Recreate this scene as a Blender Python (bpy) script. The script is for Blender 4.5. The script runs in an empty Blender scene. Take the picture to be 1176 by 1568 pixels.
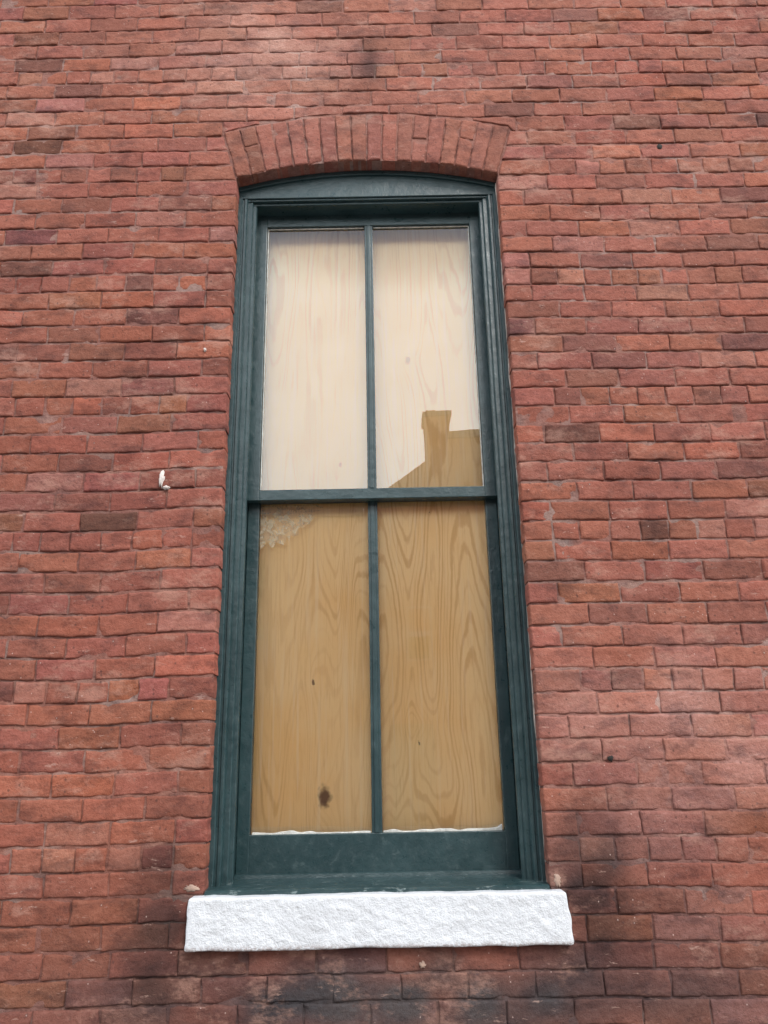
import bpy, bmesh, math, random
import numpy as np
from mathutils import Vector, Matrix
random.seed(7); rng=np.random.RandomState(11)
S=bpy.context.scene

# ------------------------------------------------------------------ helpers
LAT=rng.rand(8,256,256)
def vn(x,z,f,seed=0):
    x=np.asarray(x,float)*f+seed*17.3+500; z=np.asarray(z,float)*f+seed*7.7+500
    xi=np.floor(x).astype(int); zi=np.floor(z).astype(int)
    fx=x-xi; fz=z-zi; fx=fx*fx*(3-2*fx); fz=fz*fz*(3-2*fz)
    L=LAT[seed%8]
    a=L[xi%256,zi%256]; b=L[(xi+1)%256,zi%256]; c=L[xi%256,(zi+1)%256]; d=L[(xi+1)%256,(zi+1)%256]
    return (a*(1-fx)+b*fx)*(1-fz)+(c*(1-fx)+d*fx)*fz*1.0-0.5
def empty(name):
    e=bpy.data.objects.new(name,None); S.collection.objects.link(e); return e
def mesh_obj(name,V,F,mat,parent=None,smooth=False,cols=None):
    me=bpy.data.meshes.new(name); me.from_pydata([tuple(v) for v in V],[],F)
    if cols is not None:
        at=me.color_attributes.new('Col','FLOAT_COLOR','POINT')
        c=np.ones((len(V),4)); c[:,:3]=cols; at.data.foreach_set('color',c.ravel())
    if smooth: me.polygons.foreach_set('use_smooth',[True]*len(me.polygons))
    me.materials.append(mat); me.update()
    o=bpy.data.objects.new(name,me); S.collection.objects.link(o)
    if parent: o.parent=parent
    return o
def box(name,x0,x1,y0,y1,z0,z1,mat,parent=None,bev=0.0,seg=2):
    bm=bmesh.new(); bmesh.ops.create_cube(bm,size=1)
    for v in bm.verts:
        v.co=Vector(((x0+x1)/2+v.co.x*(x1-x0),(y0+y1)/2+v.co.y*(y1-y0),(z0+z1)/2+v.co.z*(z1-z0)))
    if bev>0: bmesh.ops.bevel(bm,geom=bm.edges[:],offset=bev,segments=seg,affect='EDGES',profile=.5)
    me=bpy.data.meshes.new(name); bm.to_mesh(me); bm.free(); me.materials.append(mat)
    o=bpy.data.objects.new(name,me); S.collection.objects.link(o)
    if parent: o.parent=parent
    return o

class NT:
    def __init__(s,name):
        s.m=bpy.data.materials.new(name); s.m.use_nodes=True; s.t=s.m.node_tree; s.n=s.t.nodes; s.l=s.t.links
        s.b=s.n['Principled BSDF']; s.out=s.n['Material Output']
        s.tc=s.n.new('ShaderNodeTexCoord'); s.P=s.tc.outputs['Object']
    def put(s,sock,v):
        if isinstance(v,bpy.types.NodeSocket): s.l.new(v,sock)
        else: sock.default_value=v
    def map(s,scale,loc=(0,0,0),src=None):
        m=s.n.new('ShaderNodeMapping'); m.inputs['Scale'].default_value=scale; m.inputs['Location'].default_value=loc
        s.l.new(src or s.P,m.inputs[0]); return m.outputs[0]
    def noise(s,scale,detail=3,rough=.5,vec=None,dist=0):
        n=s.n.new('ShaderNodeTexNoise'); n.inputs['Scale'].default_value=scale; n.inputs['Detail'].default_value=detail
        n.inputs['Roughness'].default_value=rough; n.inputs['Distortion'].default_value=dist
        s.l.new(vec or s.P,n.inputs['Vector']); return n.outputs['Fac']
    def vor(s,scale,vec=None):
        n=s.n.new('ShaderNodeTexVoronoi'); n.inputs['Scale'].default_value=scale
        s.l.new(vec or s.P,n.inputs['Vector']); return n.outputs['Distance'],n.outputs['Color']
    def math(s,op,a,b=0.0,c=None,clamp=False):
        n=s.n.new('ShaderNodeMath'); n.operation=op; n.use_clamp=clamp
        s.put(n.inputs[0],a); s.put(n.inputs[1],b)
        if c is not None: s.put(n.inputs[2],c)
        return n.outputs[0]
    def rng(s,v,a,b,c=0.0,d=1.0):
        n=s.n.new('ShaderNodeMapRange'); n.interpolation_type='SMOOTHSTEP'
        s.put(n.inputs[0],v)
        for i,q in enumerate((a,b,c,d)): s.put(n.inputs[i+1],q)
        return n.outputs[0]
    def mix(s,f,a,b,mode='MIX'):
        n=s.n.new('ShaderNodeMix'); n.data_type='RGBA'; n.blend_type=mode
        s.put(n.inputs[0],f)
        for i,v in ((6,a),(7,b)):
            if isinstance(v,tuple) and len(v)==3: v=v+(1,)
            s.put(n.inputs[i],v)
        return n.outputs[2]
    def bump(s,h,dist,strength=1.0,prev=None):
        n=s.n.new('ShaderNodeBump'); n.inputs['Distance'].default_value=dist; n.inputs['Strength'].default_value=strength
        s.l.new(h,n.inputs['Height'])
        if prev: s.l.new(prev,n.inputs['Normal'])
        return n.outputs[0]
    def sep(s,src=None):
        n=s.n.new('ShaderNodeSeparateXYZ'); s.l.new(src or s.P,n.inputs[0]); return n.outputs
    def fin(s,col,rough=.8,nrm=None,spec=None):
        s.put(s.b.inputs['Base Color'],col if not (isinstance(col,tuple) and len(col)==3) else col+(1,))
        s.put(s.b.inputs['Roughness'],rough)
        if nrm: s.l.new(nrm,s.b.inputs['Normal'])
        if spec is not None: s.b.inputs['Specular IOR Level'].default_value=spec
        return s.m

# ------------------------------------------------------------------ materials
def brickmat(name):
    t=NT(name)
    a=t.n.new('ShaderNodeAttribute'); a.attribute_name='Col'; c=a.outputs['Color']
    n1=t.noise(8,4,.68,t.map((1,1,2.0))); c=t.mix(t.rng(n1,.46,.68),c,t.mix(1.0,c,(.62,.63,.67),'MULTIPLY'))
    n2=t.noise(30,4,.72,t.map((1,1,1.9))); c=t.mix(t.rng(n2,.42,.70),c,t.mix(1.0,c,(1.22,1.36,1.42),'MULTIPLY'))
    n3=t.noise(110,2,.8); c=t.mix(t.rng(n3,.52,.74,0,.6),c,t.mix(1.0,c,(.55,.52,.53),'MULTIPLY'))
    # worn, pale bloom
    n4=t.noise(4.2,5,.78,t.map((1,1,1.9),(4,2,1))); c=t.mix(t.rng(n4,.52,.68,0,.42),c,(.35,.20,.155))
    # thin mortar / lime smears rubbed across the faces
    n7=t.noise(15,4,.8,t.map((.7,1,2.6),(6,3,9))); c=t.mix(t.rng(n7,.61,.70,0,.50),c,(.40,.27,.225))
    # soot wisps running along the courses
    n6=t.noise(2.2,4,.7,t.map((1,1,4.5),(1,8,3))); c=t.mix(t.rng(n6,.56,.74,0,.66),c,t.mix(1.0,c,(.48,.52,.58),'MULTIPLY'))
    dv2,cv2=t.vor(58,t.map((1,1,.8),(3.3,0,1.2))); sp2=t.sep(cv2)
    cl=t.noise(2.4,2,.6,t.map((1,1,1),(9,0,5)))
    thr=t.rng(cl,.46,.68,.995,.89)
    sm=t.math('MULTIPLY',t.rng(dv2,.08,.15,1,0),t.math('GREATER_THAN',sp2[1],thr))
    pm=t.math('MULTIPLY',t.rng(dv2,.12,.32,1,0),t.math('GREATER_THAN',sp2[0],.86))
    c=t.mix(t.math('MULTIPLY',pm,.6),c,(.06,.028,.024))
    c=t.mix(t.math('MULTIPLY',sm,.55),c,(.50,.38,.34))
    h=t.math('MULTIPLY_ADD',n3,.3,t.noise(42,4,.74))
    nb=t.bump(h,.0060,1.0)
    return t.fin(c,.86,nb,.25)
M_brick=brickmat('weathered_red_brick')
M_mort=brickmat('red_tinted_mortar')

def simple(name,col,var=.25,sc=8,rough=.85,bd=.003,bs=60):
    t=NT(name); n=t.noise(sc,4,.6); d=tuple(c*(1-var) for c in col); l=tuple(min(1,c*(1+var*.6)) for c in col)
    c=t.mix(t.rng(n,.3,.7),d,l); return t.fin(c,rough,t.bump(t.noise(bs,3,.65),bd,.7),.3)
M_far=simple('far_brick',(.20,.09,.065))

def tealmat():
    t=NT('teal_gloss_paint')
    n=t.noise(6,5,.7); c=t.mix(t.rng(n,.40,.72),(.016,.038,.042),(.029,.058,.063))
    n2=t.noise(30,4,.75); c=t.mix(t.rng(n2,.55,.75,0,.45),c,(.060,.095,.098))
    ch=t.noise(46,4,.75,t.map((.45,1,1.2)))
    z=t.sep()[2]
    low=t.rng(z,-.46,-.40,1,0)
    m=t.rng(ch,.735,.755); m2=t.math('MULTIPLY',t.rng(ch,.60,.63),low)
    c=t.mix(t.math('MULTIPLY',t.math('MAXIMUM',m,m2),.6),c,(.28,.34,.34))
    nb=t.bump(t.noise(18,4,.7),.005,.7)
    return t.fin(c,t.rng(n2,.3,.7,.26,.46),nb,.5)
M_teal=tealmat()

def plymat():
    t=NT('plywood')
    x,y,z=t.sep()
    base=t.noise(1.0,1.5,.4,t.map((5.2,1,.60),(2.1,0,.4)),.12)
    knots=[(-.235,.245,.035,.09,.085),(-.19,-.16,.045,.09,.10),(.157,.087,.075,.05,-.09),(.17,.50,.045,.24,.10),(.16,1.60,.06,.09,.12),(-.13,1.125,.05,.10,-.11),(-.27,.72,.04,.22,.08),(-.22,1.75,.04,.28,.08),(.30,-.12,.05,.12,.08)]
    v=base
    for kx,kz,rx,rz,am in knots:
        dx=t.math('DIVIDE',t.math('SUBTRACT',x,kx),rx); dz=t.math('DIVIDE',t.math('SUBTRACT',z,kz),rz)
        d2=t.math('MULTIPLY_ADD',dx,dx,t.math('MULTIPLY',dz,dz))
        v=t.math('ADD',v,t.math('DIVIDE',am,t.math('ADD',1.0,d2)))
    sw=t.noise(16,4,.65,t.map((1,1,.40)))
    v=t.math('MULTIPLY_ADD',sw,.030,v)
    ph=t.math('MULTIPLY',v,200.0)
    w=t.math('SINE',ph); w2=t.math('SINE',t.math('MULTIPLY',ph,.29))
    amp=t.rng(t.noise(2.6,3,.6,t.map((1,1,.6),(5,5,5))),.36,.60,.30,1)
    line=t.math('MULTIPLY',t.rng(t.math('MULTIPLY_ADD',w2,.45,w),.05,1.25),amp)
    c=t.mix(t.rng(t.noise(1.9,3,.6),.38,.62),(.96,.76,.42),(.93,.68,.32))
    c=t.mix(t.math('MULTIPLY',line,.50),c,(.62,.36,.11))
    fib=t.noise(1,3,.7,t.map((170,1,7))); c=t.mix(t.rng(fib,.50,.72,0,.36),c,(.66,.43,.18))
    fib2=t.noise(1,3,.6,t.map((60,1,1.6),(3,3,3))); c=t.mix(t.rng(fib2,.5,.72,0,.45),c,(.97,.84,.60))
    kn=t.noise(60,1)
    for kx,kz,r,k in ((-.19,-.162,.020,.92),(.16,1.60,.010,.45),(-.235,.245,.004,.8),(-.13,1.125,.006,.4),(.157,.02,.004,.8),(.23,.91,.004,.8)):
        dx=t.math('SUBTRACT',x,kx); dz=t.math('MULTIPLY',t.math('SUBTRACT',z,kz),.6)
        d=t.math('SQRT',t.math('MULTIPLY_ADD',dx,dx,t.math('MULTIPLY',dz,dz)))
        d=t.math('MULTIPLY_ADD',t.math('SUBTRACT',kn,.5),.02,d)
        c=t.mix(t.rng(d,r*.55,r*1.5,k,0),c,(.06,.028,.012))
    return t.fin(c,.62,None,.3)
M_ply=plymat()

def glassmat():
    t=NT('old_window_glass'); n=t.n; n.remove(t.b)
    tr=n.new('ShaderNodeBsdfTransparent'); tr.inputs[0].default_value=(1,1,1,1)
    gl=n.new('ShaderNodeBsdfGlossy'); gl.inputs['Roughness'].default_value=.0; gl.inputs[0].default_value=(1,1,1,1)
    nb=t.bump(t.noise(3.0,1,.4),.0012,.5); t.l.new(nb,gl.inputs['Normal'])
    fr=n.new('ShaderNodeFresnel'); fr.inputs[0].default_value=1.5
    f=t.math('ADD',fr.outputs[0],.065,clamp=True)
    mx=n.new('ShaderNodeMixShader'); t.l.new(f,mx.inputs[0]); t.l.new(tr.outputs[0],mx.inputs[1]); t.l.new(gl.outputs[0],mx.inputs[2])
    t.l.new(mx.outputs[0],t.out.inputs[0]); return t.m
M_glass=glassmat()

t=NT('white_masonry_paint')
n=t.noise(7,4,.6); c=t.mix(t.rng(n,.35,.75),(.57,.60,.635),(.51,.535,.565))
g=t.noise(110,2,.7); c=t.mix(t.rng(g,.60,.76,0,.5),c,(.34,.35,.36))
zz=t.sep()[2]; c=t.mix(t.math('MULTIPLY',t.rng(zz,-.60,-.575,1,0),t.rng(g,.42,.55,0,.7)),c,(.22,.15,.13))
M_white=t.fin(c,.5,t.bump(t.noise(45,4,.75),.009,.9),.4)
M_caulk=simple('caulk',(.48,.49,.46),.3,40)
M_caulk2=simple('dirty_caulk',(.32,.27,.24),.6,14)
M_smear=simple('mortar_smear',(.34,.24,.19),.3,30)
M_conc=simple('concrete',(.36,.35,.33),.2,4)
M_asph=simple('asphalt',(.05,.05,.052),.25,6,.9,.004,90)
M_dark=simple('dark_void',(.02,.018,.016),.3,20)
M_paint=simple('white_line_paint',(.7,.7,.68),.15,8)
M_blind=simple('grey_sash_paint',(.24,.23,.22),.2,8)
M_roof=simple('slate_roof',(.08,.08,.09),.25,3)
M_drop=simple('bird_dropping',(.56,.51,.48),.2,60)

# ------------------------------------------------------------------ wall geometry numbers (m; camera height = 0)
HW=.56; ZS=2.357; CR=2.434; R=2.075; ZC=CR-R; TH=.25; AE=math.asin(HW/R)
SILL0=-.598; PITCH=.0775; J=.0066
GZ=-1.6
XW=3.2; ROWTOP=64
def zarc(x): return ZC+math.sqrt(R*R-x*x)
def zext(x): return ZC+np.sqrt(np.maximum((R+TH)**2-x*x,0))
XO=(R+TH)*math.sin(AE); ZO=ZC+(R+TH)*math.cos(AE)

def blob(x,z,cx,cz,rx,rz):
    return np.exp(-(((x-cx)/rx)**2+((z-cz)/rz)**2))
def regional(x,z,col):
    x=np.asarray(x);z=np.asarray(z); c=np.tile(np.asarray(col),(x.size,1)).astype(float)
    def mixc(w,tgt):
        nonlocal c; w=np.clip(w,0,1)[:,None]; c=c*(1-w)+np.asarray(tgt)*w
    def mul(w,f):
        nonlocal c; w=np.clip(w,0,1)[:,None]; c=c*(1-w+w*np.asarray(f))
    w=vn(x,z,1.3,1)+.5
    mul(w*.45,(.82,.81,.82))
    mul(np.clip(vn(x,z,3.5,5)*2,0,1)*.5,(.75,.76,.80))
    mixc(blob(x,z,1.05,0.0,.55,.36)*(.5+vn(x,z,5,2)),(.330,.160,.130))
    mixc(blob(x,z,1.2,1.9,.8,.9)*.15,(.325,.14,.105))
    mixc(blob(x,z,-1.0,-.3,.55,.55)*.30,(.29,.094,.050))
    mixc(blob(x,z,-.45,3.05,.30,.28)*(.55+vn(x,z,7,3)),(.38,.215,.17))
    mixc(blob(x,z,-.1,2.9,.9,.5)*.28,(.32,.15,.11))
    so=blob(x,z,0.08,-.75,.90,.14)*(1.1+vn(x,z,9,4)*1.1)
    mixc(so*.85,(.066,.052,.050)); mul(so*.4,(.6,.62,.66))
    mul(blob(x,z,.71,-.45,.12,.26)*(1.2+vn(x,z,12,5)),(.25,.32,.39))
    mul(blob(x,z,-.70,-.52,.11,.25)*(1.1+vn(x,z,12,6)),(.28,.35,.41))
    gl=1/(1+np.exp((z+.25)/.12))
    mul(gl*np.clip(.35+vn(x,z,4,7)*1.6,0,1),(.66,.70,.76))
    mul(blob(x,z,.02,2.97,.05,.12)*.9,(.32,.33,.36))
    mul(blob(x,z,-.02,2.75,.25,.2)*.25,(.6,.6,.62))
    mul(blob(x,z,-1.0,1.2,.7,1.3)*.22,(.86,.82,.86))
    return c

V=[];F=[];C=[];nv=0
def spans(w,fine):
    e=[0,.003,.007,.013]
    n=max(2,int((w-.026)/fine)); mid=list(np.linspace(.013,w-.013,n+1))[1:-1]
    return np.array(e+mid+[w-x for x in reversed(e)])
def warp(x,z):
    m=np.clip((np.abs(x)-.72)/.25,0,1)
    return m*(vn(x,z,.8,2)*.026+vn(x,z,2.5,6)*.010)
def brick(a0,a1,b0,b1,mapf=None,depth=.03,alow=None,ahigh=None,blow=None,col=None,fine=.016,prot=0.0):
    """rough brick: a=along x, b=up; y positive into wall"""
    global nv
    w=a1-a0;h=b1-b0
    if w<.03 or h<.012: return
    ua=spans(w,fine); ub=spans(h,fine*.75)
    A,B=np.meshgrid(ua,ub,indexing='ij')
    dA=np.minimum(A*random.choice([1.1,1.4,2.2]),(w-A)*random.choice([1.1,1.4,2.2])); dB=np.minimum(B,h-B)
    d=np.minimum(dA,dB)
    sA=A/w; sB=B/h
    X=a0+A; Z=b0+B
    if alow is not None: lo=alow(Z); hi=a1; X=lo+(hi-lo)*sA
    if ahigh is not None: hi=ahigh(Z); X=a0+(hi-a0)*sA
    if blow is not None:
        lo=np.minimum(np.maximum(blow(X),b0),b1-.002); Z=lo+(b1-lo)*sB
    sd=random.randint(0,7)
    nx=X+random.random()*9; nz=Z+random.random()*9
    edge=np.clip(1-np.minimum(np.minimum(A,w-A),dB)/.01,0,1)
    X2=X+edge*vn(nx,nz,40,sd)*.0060; Z2=Z+edge*vn(nx,nz,40,sd+1)*.0055
    dd=np.clip(d+vn(nx,nz,60,sd+2)*.0048,0,.02)
    r=.0062
    y=np.where(dd<r,(r-np.sqrt(np.maximum(r*r-(r-dd)**2,0)))*1.05,0)
    y=y+vn(nx,nz,14,sd+3)*.0050+vn(nx,nz,45,sd+4)*.0032+vn(nx,nz,90,sd+5)*.0010
    y=y+random.gauss(0,.0012)+(sA-.5)*random.gauss(0,.0022)+(sB-.5)*random.gauss(0,.0020)-prot
    for _ in range(random.choice([0,0,1,1,2,3])):
        side=random.random()
        ca=random.random()*w; cb=random.choice([0,h])
        if side<.35: ca=random.choice([0,w]); cb=random.random()*h
        rr=random.uniform(.006,.022)
        q=np.exp(-(((A-ca)/(rr*random.uniform(1,2)))**2+((B-cb)/rr)**2)); y=y+q*random.uniform(.003,.009)
    if random.random()<.16:
        ca=random.random()*w; cb=random.random()*h; rr=random.uniform(.008,.02)
        y=y+np.exp(-((A-ca)**2+(B-cb)**2)/rr**2)*random.uniform(.002,.006)
    na,nb_=X.shape
    fx=X2.ravel();fz=Z2.ravel();fy=y.ravel()
    if mapf: gx,gz=mapf(fx,fz)
    else: gx,gz=fx,fz+warp(fx,fz)
    if col is None:
        base=np.array((.226,.074,.049)); k=random.gauss(1,.095); base=base*max(.7,k)
        u=random.random()
        if u<.05: base=base*np.array((.62,.70,.78))
        elif u<.13: base=base*np.array((.82,.87,.92))
        elif u<.20: base=base*.68+np.array((.32,.165,.13))*.32
        elif u<.29: base=base*np.array((1.12,1.06,.94))
        base=base*np.array((1,1+random.gauss(0,.045),1+random.gauss(0,.06)))
    else: base=col
    cc=regional(gx,gz,base)
    n=na*nb_
    V.append(np.stack([gx,fy,gz],1)); C.append(cc)
    idx=(np.arange(n).reshape(na,nb_)+nv)
    q=np.stack([idx[:-1,:-1],idx[1:,:-1],idx[1:,1:],idx[:-1,1:]],-1).reshape(-1,4); F.append(q)
    loop=np.concatenate([idx[:,0],idx[-1,1:],idx[-2::-1,-1],idx[0,-2:0:-1]])
    li=loop-nv; m=len(loop)
    V.append(np.stack([gx[li],np.full(m,depth),gz[li]],1)); C.append(cc[li])
    s=np.arange(m)+nv+n; s2=np.roll(s,-1); l2=np.roll(loop,-1)
    F.append(np.stack([loop,s,s2,l2],1)); nv+=n+m

FN=lambda x:.016 if abs(x)<2 else .045
def layrow(k):
    z0=SILL0+PITCH*k+J/2; z1=z0+PITCH-J; zm=(z0+z1)/2
    z0+=random.uniform(-.0015,.0012); z1+=random.uniform(-.0015,.0015)
    header=(k%7==3)
    L=.103 if header else .208
    def course(xs,xe,off,sgn,**kw):
        x=xs; first=True
        while x<xe-.02:
            l=(L+random.gauss(0,.004))
            if first: l=off
            x2=min(x+l,xe); jj=random.uniform(.003,.0065)
            a,b=(x,x2) if sgn>0 else (-x2,-x)
            dk=dict(depth=.115 if (first and kw.get('deep')) else .03)
            if first and 'skew' in kw:
                f=kw['skew']
                if sgn>0: dk['alow']=f
                else: dk['ahigh']=lambda Z:-f(Z)
            brick(a,b,z0,z1,fine=FN((a+b)/2),**dk)
            x=x2+jj; first=False
    offs=(.208 if k%2 else .103) if not header else (.103 if k%2 else .155)
    if zm<SILL0:
        o=random.random()*.004+(0 if k%2 else .105); x=-XW+o
        while x<XW:
            l=L+random.gauss(0,.0035); brick(x,min(x+l,XW+.1),z0,z1,fine=FN(x)); x+=l+random.uniform(.003,.0065)
    elif zm<SILL0+2*PITCH:
        for s in (1,-1): course(.612,XW,offs-.05,s)
    elif zm<ZS-PITCH/2:
        for s in (1,-1): course(HW,XW,offs,s,deep=True)
    elif zm<ZO-.01:
        f=lambda Z: np.maximum(HW,HW+(Z-ZS)*math.tan(AE))+.007
        for s in (1,-1): course(HW,XW,offs+.07*(k%3)/2,s,skew=f)
    else:
        o=random.random()*.02+(0 if k%2 else .105); x=-XW+o
        bl=lambda X: np.where(np.abs(X)<XO+.004,zext(X)+.008,-9)
        while x<XW:
            l=L+random.gauss(0,.0035); xe=x+l
            xc=min(abs(x),abs(xe),abs((x+xe)/2))
            over=z0<ZC+R+TH+.01 and xc<XO+.02
            if over:
                xs=np.linspace(x,xe,9); hts=z1-np.maximum(bl(xs),z0)
                if hts.max()>.014:
                    ok=xs[hts>.008]; brick(ok.min(),ok.max() if ok.max()-ok.min()>.03 else ok.min()+.03,z0,z1,blow=bl)
            else: brick(x,xe,z0,z1,fine=FN(x))
            x+=l+random.uniform(.003,.0065)
k=int((GZ-SILL0)/PITCH)-1
for kk in range(k,ROWTOP): layrow(kk)
# arch
NA=18; arc=2*AE*R; step=arc/NA
def amap(a,b):
    th=a/R; rr=R+b; return rr*np.sin(th),ZC+rr*np.cos(th)
for i in range(NA):
    a0=-arc/2+i*step+.0025; a1=a0+step-.005
    base=np.array((.210,.070,.048))*random.gauss(1,.12)*np.array((1,1+random.gauss(0,.04),1+random.gauss(0,.05)))
    if i in (1,12,15):
        s=random.choice([.1,.125,.15]); brick(a0,a1,.003,s-.003,amap,.115,col=base,prot=.002); brick(a0,a1,s+.003,TH-.002,amap,.03,col=base*1.06,prot=.002)
    else: brick(a0,a1,.003,TH-.002,amap,.115,col=base,prot=.002)
wall=empty('brick_wall')
mesh_obj('bricks',np.concatenate(V),np.concatenate(F).tolist(),M_brick,wall,True,np.concatenate(C))
# mortar bed
MV=[];MF=[];MC=[];mn=0
def sheet(fn,nu,nw):
    global mn
    U,W=np.meshgrid(np.linspace(0,1,nu+1),np.linspace(0,1,nw+1),indexing='ij')
    x,y,z=fn(U,W); x=x.ravel();y=y.ravel();z=z.ravel()
    mc=regional(x,z,(.200,.088,.068)); q=np.clip(vn(x,z,6,3)*2.2+vn(x,z,17,4)*1.5,0,1)[:,None]*.55
    mc=mc*(1-q)+mc.mean(1,keepdims=True)*np.array((2.1,1.55,1.35))*q
    MV.append(np.stack([x,y,z],1)); MC.append(mc)
    idx=np.arange((nu+1)*(nw+1)).reshape(nu+1,nw+1)+mn
    MF.append(np.stack([idx[:-1,:-1],idx[1:,:-1],idx[1:,1:],idx[:-1,1:]],-1).reshape(-1,4)); mn+=(nu+1)*(nw+1)
ZT=SILL0+PITCH*ROWTOP
def dep(x,z): return .0056+vn(x,z,28,2)*.0045+vn(x,z,4,3)*.003
def rect(x0,x1,z0,z1):
    def fn(U,W):
        x=x0+(x1-x0)*U; z=z0+(z1-z0)*W; return x,dep(x,z),z
    sheet(fn,int((x1-x0)/.014)+1,int((z1-z0)/.014)+1)
E=HW+.003
rect(-XW,-E,GZ-.1,ZT); rect(E,XW,GZ-.1,ZT); rect(-E,E,GZ-.1,SILL0+.003)
def top(U,W):
    x=-E+2*E*U; zl=ZC+np.sqrt((R+.003)**2-x*x); z=zl+(ZT-zl)*W; return x,dep(x,z),z
sheet(top,76,120)
for s in (-1,1):
    def rev(U,W,s=s):
        z=SILL0+(ZS+.02-SILL0)*W; y=.005+.295*U; return s*(E+0*U),y,z
    sheet(rev,6,150)
def sof(U,W):
    x=-E+2*E*U; return x,.005+.295*W,ZC+np.sqrt((R+.003)**2-x*x)
sheet(sof,60,6)
mesh_obj('mortar_joints',np.concatenate(MV),np.concatenate(MF).tolist(),M_mort,wall,True,np.concatenate(MC))
box('wall_core_left',-XW,-E-.004,.035,.30,GZ-.1,ZT,M_far,wall)
box('wall_core_right',E+.004,XW,.035,.30,GZ-.1,ZT,M_far,wall)
box('wall_core_top',-E-.004,E+.004,.035,.30,CR+.02,ZT,M_far,wall)
box('wall_core_bottom',-E-.004,E+.004,.035,.30,GZ-.1,SILL0-.01,M_far,wall)
# marks on the wall
def splat(name,cx,cz,rx,rz,mat,y=-.006,n=22,th=.004,jag=.35):
    vs=[(cx,y-th,cz)]
    for i in range(n):
        a=2*math.pi*i/n; r=1+random.uniform(-jag,jag)
        vs.append((cx+rx*r*.72*math.cos(a),y-th*.6,cz+rz*r*.72*math.sin(a)))
    for i in range(n):
        a=2*math.pi*i/n; p=vs[1+i]; vs.append((cx+(p[0]-cx)*1.35,y+.009,cz+(p[2]-cz)*1.35))
    fs=[(0,1+i,1+(i+1)%n) for i in range(n)]+[(1+i,1+n+i,1+n+(i+1)%n,1+(i+1)%n) for i in range(n)]
    return mesh_obj(name,vs,fs,mat,wall,True)
splat('bird_dropping_mark',-.79,.985,.010,.036,M_drop,-.009); splat('bird_dropping_tail',-.772,.953,.013,.007,M_drop,-.008)
splat('bolt_hole',1.273,2.477,.016,.018,M_dark,.0,16,.003,.15)
splat('chip_mark',.795,-.045,.013,.011,M_dark,.001)
splat('paint_fleck_a',-.655,1.53,.005,.008,M_drop)
splat('paint_fleck_c',.14,-.652,.010,.010,M_smear)
splat('mortar_smear_left',-.60,-.422,.03,.014,M_smear,.002,30,.006,.3)
splat('mortar_smear_right',.585,-.415,.014,.026,M_smear,.002,30,.006,.3)

# ------------------------------------------------------------------ window
win=empty('sash_window')
prof=[(.566,.30),(.566,.064),(.563,.060),(.548,.060),(.545,.064),(.543,.072),(.538,.072),(.534,.066),(.526,.066),(.522,.072),(.520,.084),(.504,.083),(.501,.087),(.499,.094),(.489,.094),(.486,.098),(.486,.112),(.500,.112),(.500,.30)]
def prof_obj(name,sgn):
    vs=[];fs=[]
    zs=np.linspace(-.44,2.30,90)
    for z in zs:
        for (x,y) in prof:
            x2=x+vn(z,1,6,3)*.0016 if .49<x<.56 else x
            vs.append((sgn*x2,y+vn(z,x,9,2)*.001,z))
    n=len(prof)
    for i in range(len(zs)-1):
        for j in range(n-1):
            q=(i*n+j,(i+1)*n+j,(i+1)*n+j+1,i*n+j+1); fs.append(q if sgn<0 else q[::-1])
    return mesh_obj(name,vs,fs,M_teal,win)
prof_obj('jamb_casing_left',-1); prof_obj('jamb_casing_right',1)
def strip(name,zl,zh,y0,y1,xa=.5655,n=60,mat=M_teal):
    vs=[];fs=[]
    for i in range(n+1):
        x=-xa+2*xa*i/n; a,b=zl(x),zh(x)
        vs+=[(x,y1,a),(x,y0+.002,a),(x,y0,a+.002),(x,y0,b-.002),(x,y0+.002,b),(x,y1,b)]
    for i in range(n):
        for j in range(5):
            p=i*6+j; fs.append((p,p+6,p+7,p+1))
        p=i*6; fs.append((p+5,p+11,p+6,p))
    for e in (0,n*6): fs.append(tuple(range(e,e+6)))
    me=mesh_obj(name,vs,fs,mat,win)
    bm=bmesh.new(); bm.from_mesh(me.data); bmesh.ops.recalc_face_normals(bm,faces=bm.faces); bm.to_mesh(me.data); bm.free(); return me
za=lambda x: zarc(min(abs(x),.5655))
strip('head_arched_bead',lambda x:za(x)-.020,lambda x:za(x)+.0015,.060,.12)
strip('head_board',lambda x:2.305,lambda x:max(za(x)-.018,2.31),.070,.13)
strip('head_cove',lambda x:2.296,lambda x:2.3065,.078,.13,.5435)
strip('head_inner_stop',lambda x:2.284,lambda x:2.298,.092,.30,.5195)
def sash(pre,half,g0,g1,z0,z1,y0,y1,mw,yg):
    so=.4985
    def b(nm,*a): return box(pre+nm,*a,M_teal,win,.003,2)
    b('stile_left',-so,-half,y0,y1,z0,z1); b('stile_right',half,so,y0,y1,z0,z1)
    b('top_rail',-half-.002,half+.002,y0+.0015,y1-.0015,g1,z1); b('bottom_rail',-half-.002,half+.002,y0+.0015,y1-.0015,z0,g0)
    b('muntin',-mw/2,mw/2,y0+.004,y1-.001,g0-.002,g1+.002)
    b('muntin_nose',-mw*.22,mw*.22,y0-.001,y0+.01,g0-.001,g1+.001)
    mesh_obj(pre+'glass',[(-half-.004,yg,g0-.004),(half+.004,yg,g0-.004),(half+.004,yg,g1+.004),(-half-.004,yg,g1+.004)],[(0,1,2,3)],M_glass,win)
sash('upper_',.4485,.992,2.226,.948,2.288,.160,.196,.036,.180)
sash('lower_',.453,-.2845,.955,-.4207,.99,.205,.241,.038,.225)
def putty(nm,*a): box(nm,*a,M_caulk,win,.0012,1)
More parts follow.
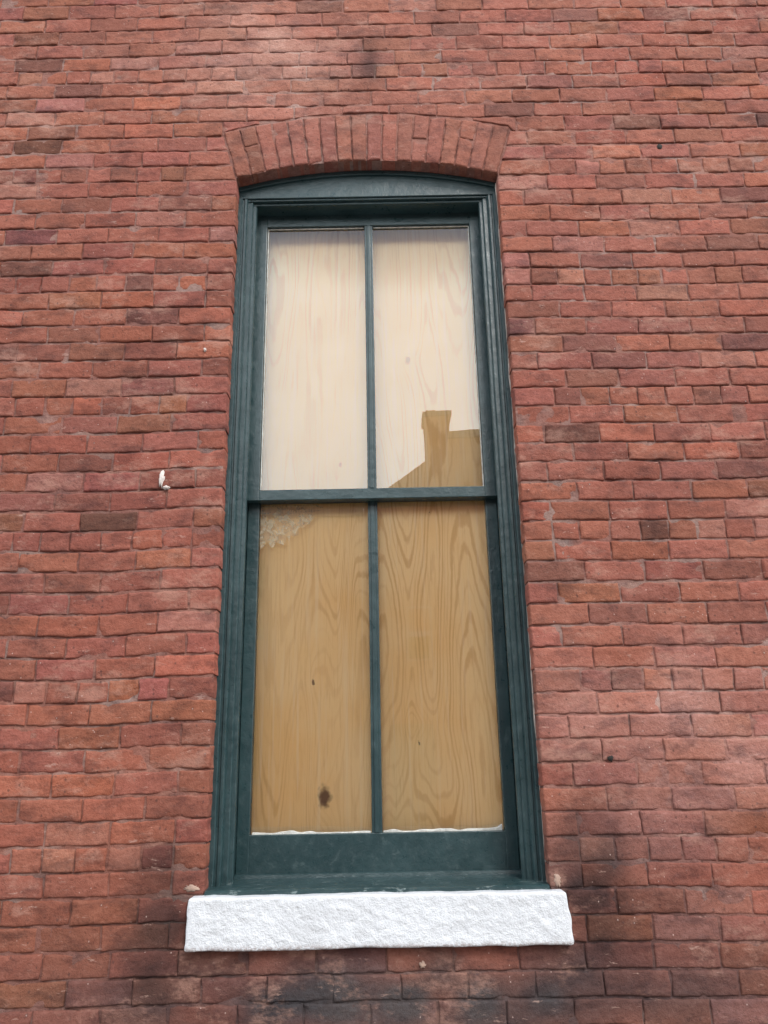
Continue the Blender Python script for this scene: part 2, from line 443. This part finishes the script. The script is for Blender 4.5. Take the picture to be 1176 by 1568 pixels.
for s in (-1,1):
    x=s*.4475; putty('putty_side',min(x,x-s*.0045),max(x,x-s*.0045),.172,.179,.994,2.224)
    xa,xb=(.0215,.4465)
    if s<0: xa,xb=-xb,-xa
    putty('putty_top',xa,xb,.172,.179,2.2205,2.225)
    # hand-run bead of pale putty along the foot of each lower pane
    vs=[];fs=[];n=60
    for i in range(n+1):
        x=xa+.001+(xb-xa-.002)*i/n; h=.007+max(-.004,float(vn(x,3,30,4))*.010)
        if (s>0 and xb-x<.02): h+=.012*(1-(xb-x)/.02)
        vs+=[(x,.2155,-.2842),(x,.2165,-.2842+h*.8),(x,.224,-.2842+h)]
    for i in range(n):
        for j in (0,1): p=i*3+j; fs.append((p,p+3,p+4,p+1))
    mesh_obj('putty_low',vs,fs,M_caulk,win)
t=NT('peeled_film')
nn=t.noise(30,5,.8); tr=t.n.new('ShaderNodeBsdfTransparent'); mx=t.n.new('ShaderNodeMixShader')
t.fin(t.mix(t.rng(nn,.40,.60),(.62,.58,.48),(.30,.25,.17)),.7)
t.l.new(t.rng(nn,.49,.57,.10,.70),mx.inputs[0]); t.l.new(tr.outputs[0],mx.inputs[1]); t.l.new(t.b.outputs[0],mx.inputs[2]); t.l.new(mx.outputs[0],t.out.inputs[0])
ol=[(-.450,.946),(-.20,.946)]
for i in range(26):
    f=i/25; a=f*math.pi/2; ol.append((-.450+.235*math.cos(a)**1.0*(1+random.uniform(-.13,.1)), .946-.17*math.sin(a)**1.3*(1+random.uniform(-.15,.12))))
ol.append((-.450,.775))
mesh_obj('peeled_film',[(x,.2235,z) for x,z in ol],[tuple(range(len(ol)))],t.m,win)
def prism(name,sec,xa,mat,parent,n=40):
    vs=[];fs=[];m=len(sec)
    for i in range(n+1):
        x=-xa+2*xa*i/n
        for (y,z) in sec: vs.append((x,y,z+vn(x,y,8,5)*.0025))
    for i in range(n):
        for j in range(m):
            a=i*m+j;b=i*m+(j+1)%m; fs.append((a,b,b+m,a+m))
    fs.append(tuple(range(m))); fs.append(tuple(range(n*m,n*m+m))[::-1])
    o=mesh_obj(name,vs,fs,mat,parent)
    bm=bmesh.new(); bm.from_mesh(o.data); bmesh.ops.recalc_face_normals(bm,faces=bm.faces); bm.to_mesh(o.data); bm.free(); return o
prism('timber_subsill',[(.24,-.4215),(.10,-.426),(.012,-.430),(.004,-.434),(.003,-.444),(.01,-.455),(.24,-.455)],.5585,M_teal,win)
prism('subsill_bead',[(.20,-.410),(.188,-.412),(.185,-.4255),(.20,-.4255)],.4985,M_teal,win)
for s in (1,):
    vs=[];fs=[]
    N=200
    for i in range(N+1):
        z=-.43+2.78*i/N; w=.001+.007*max(0,float(vn(z,s,9,4))+.1)
        vs+=[(s*.5605,.052,z),(s*(.5600-w),.0585,z)]
    for i in range(N): fs.append((2*i,2*i+1,2*i+3,2*i+2))
    mesh_obj('caulk_line',vs,fs,M_caulk2,win)

ply=mesh_obj('plywood_board',[(-.56,.244,-.45),(.56,.244,-.45),(.56,.244,2.4),(-.56,.244,2.4),(-.56,.265,-.45),(.56,.265,-.45),(.56,.265,2.4),(-.56,.265,2.4)],[(0,1,2,3),(5,4,7,6),(0,4,5,1),(3,2,6,7),(0,3,7,4),(1,5,6,2)],M_ply)

# ------------------------------------------------------------------ masonry sill
bm=bmesh.new(); bmesh.ops.create_cube(bm,size=1)
for v in bm.verts: v.co=Vector((v.co.x*1.206,.02+v.co.y*.12,(-.598-.442)/2+v.co.z*.153))
bmesh.ops.bevel(bm,geom=bm.edges[:],offset=.008,segments=3,affect='EDGES',profile=.5)
bmesh.ops.subdivide_edges(bm,edges=[e for e in bm.edges if e.calc_length()>.3],cuts=140,use_grid_fill=True)
bmesh.ops.subdivide_edges(bm,edges=[e for e in bm.edges if e.calc_length()>.05],cuts=20,use_grid_fill=True)
from mathutils import noise as mn_
for v in bm.verts:
    p=v.co.copy(); n1=mn_.noise(p*26); n2=mn_.noise(p*9+Vector((3,3,3))); n3=mn_.noise(p*60)
    v.co.y+= -.0020*n1-.0012*n2-.0020*n3
    v.co.z+= .0030*mn_.noise(Vector((p.x*9,2,round(p.z,1))))+.0016*n1
    if abs(p.x)>.54:
        s=1 if p.x>0 else -1; tt=(-.44-p.z)/.158; v.co.x+=s*(.006*mn_.noise(Vector((s*3,p.y*9,p.z*22)))+(.018*min(tt,1.5-tt*.7) if s>0 else .009*tt)-.003)
me=bpy.data.meshes.new('window_sill'); bm.to_mesh(me); bm.free(); me.materials.append(M_white)
me.polygons.foreach_set('use_smooth',[True]*len(me.polygons))
so=bpy.data.objects.new('window_sill',me); S.collection.objects.link(so)

# ------------------------------------------------------------------ street behind the camera
box('ground',-300,300,-300,.2,GZ-.5,GZ-.13,M_asph)
box('road',-80,80,-11.2,-3.2,GZ-.13,GZ-.126,M_asph)
box('pavement',-80,80,-3.2,.0,GZ-.2,GZ,M_conc,None,.01); box('pavement.001',-80,80,-15.2,-11.2,GZ-.2,GZ,M_conc,None,.01)
rm=empty('road_marking')
for i in range(-8,9): box('dash_%d'%(i+8),i*5,i*5+2.2,-7.26,-7.14,GZ-.126,GZ-.122,M_paint,rm)
hs=empty('brick_house'); yb=-14.9
def hb(nm,x0,x1,y0,y1,z0,z1,m=M_far,bev=0): return box(nm,x0,x1,y0,y1,z0,z1,m,hs,bev)
hb('wall_wing',-26,-.45,yb-8,yb,GZ,5.45); hb('wing_cornice',-26,-.46,yb-8,yb+.15,5.45,5.65,M_roof)
hb('wall_gable_base',-.45,1.7,yb-8,yb+.02,GZ,5.7)
mesh_obj('gable',[(-.45,yb+.03,5.7),(1.7,yb+.03,5.7),(1.7,yb+.03,7.28),(-.45,yb-8,5.7),(1.7,yb-8,5.7),(1.7,yb-8,7.28)],[(0,1,2),(3,5,4),(0,2,5,3),(1,4,5,2),(0,3,4,1)],M_far,hs)
hb('wall_block',1.7,20,yb-8,yb+.04,GZ,7.45); hb('block_parapet',1.69,20.02,yb-8,yb+.12,7.45,7.62,M_roof)
hb('chimney',1.12,1.74,yb-.7,yb+.05,5.6,8.05); hb('chimney_cap',1.08,1.79,yb-.75,yb+.09,8.05,8.17,M_roof); hb('chimney_pot',1.18,1.42,yb-.5,yb-.2,8.17,8.34,M_far,.02)
for i,x in enumerate([-22,-19,-16,-13,-10,-7,-4,3.2,6,9,12,15]):
    for z in (-.6,2.6):
        hb('house_window_%d'%i,x,x+1.1,yb+.045,yb+.07,z,z+1.8,M_dark); hb('house_window_sill_%d'%i,x-.1,x+1.2,yb+.045,yb+.13,z-.12,z,M_roof)
hb('sash_frame',.5,1.12,yb+.025,yb+.045,1.95,3.2,M_blind); hb('sash_lower_dark',.56,1.06,yb+.046,yb+.05,2.0,2.5,M_dark); hb('sash_upper_dark',.56,1.06,yb+.046,yb+.05,2.62,3.14,M_far)
hb('house_door',.1,1.1,yb+.03,yb+.06,GZ,GZ+2.1,M_teal)

# ------------------------------------------------------------------ world + sun
az=math.radians(32); el=math.radians(45)
sd=Vector((math.sin(az)*math.cos(el),-math.cos(az)*math.cos(el),math.sin(el)))
w=bpy.data.worlds.new('World'); S.world=w; w.use_nodes=True; nt=w.node_tree; N=nt.nodes; Lk=nt.links
bg=N['Background']; bg.inputs['Strength'].default_value=.148
sky=N.new('ShaderNodeTexSky'); sky.sky_type='NISHITA'; sky.sun_disc=False; sky.sun_elevation=math.asin(sd.z); sky.sun_rotation=math.atan2(sd.x,sd.y)
tc=N.new('ShaderNodeTexCoord'); sp=N.new('ShaderNodeSeparateXYZ'); Lk.new(tc.outputs['Generated'],sp.inputs[0])
nz=N.new('ShaderNodeTexNoise'); nz.inputs['Scale'].default_value=3.2; nz.inputs['Detail'].default_value=5; nz.inputs['Roughness'].default_value=.55; Lk.new(tc.outputs['Generated'],nz.inputs[0])
ma=N.new('ShaderNodeMath'); ma.operation='MULTIPLY_ADD'; Lk.new(nz.outputs['Fac'],ma.inputs[0]); ma.inputs[1].default_value=.08; Lk.new(sp.outputs[2],ma.inputs[2])
mr=N.new('ShaderNodeMapRange'); mr.interpolation_type='SMOOTHSTEP'; Lk.new(ma.outputs[0],mr.inputs[0]); mr.inputs[1].default_value=.575; mr.inputs[2].default_value=.640; mr.inputs[3].default_value=1; mr.inputs[4].default_value=.14
cr=N.new('ShaderNodeMix'); cr.data_type='RGBA'; Lk.new(nz.outputs['Fac'],cr.inputs[0]); cr.inputs[6].default_value=(20.5,21.5,22.5,1); cr.inputs[7].default_value=(28,28.4,28.6,1)
mx=N.new('ShaderNodeMix'); mx.data_type='RGBA'; Lk.new(mr.outputs[0],mx.inputs[0]); Lk.new(sky.outputs[0],mx.inputs[6]); Lk.new(cr.outputs[2],mx.inputs[7])
Lk.new(mx.outputs[2],bg.inputs[0])
sl=bpy.data.lights.new('sun','SUN'); sl.energy=3.3; sl.angle=math.radians(28); sl.color=(1,.97,.92)
so=bpy.data.objects.new('sun',sl); S.collection.objects.link(so); so.rotation_euler=(-sd).to_track_quat('-Z','Y').to_euler()

# ------------------------------------------------------------------ camera
cd=bpy.data.cameras.new('camera'); cd.sensor_fit='VERTICAL'; cd.sensor_height=36; cd.lens=36*1178/1568; cd.clip_end=1000; cd.clip_start=.05
co=bpy.data.objects.new('camera',cd); S.collection.objects.link(co)
co.matrix_world=Matrix.Translation((.0455,-2.735,0))@Matrix.Rotation(math.radians(90+17.1),4,'X')@Matrix.Rotation(math.radians(-1.08),4,'Z')
S.camera=co
S.view_settings.view_transform='Standard'; S.view_settings.look='None'; S.view_settings.exposure=0
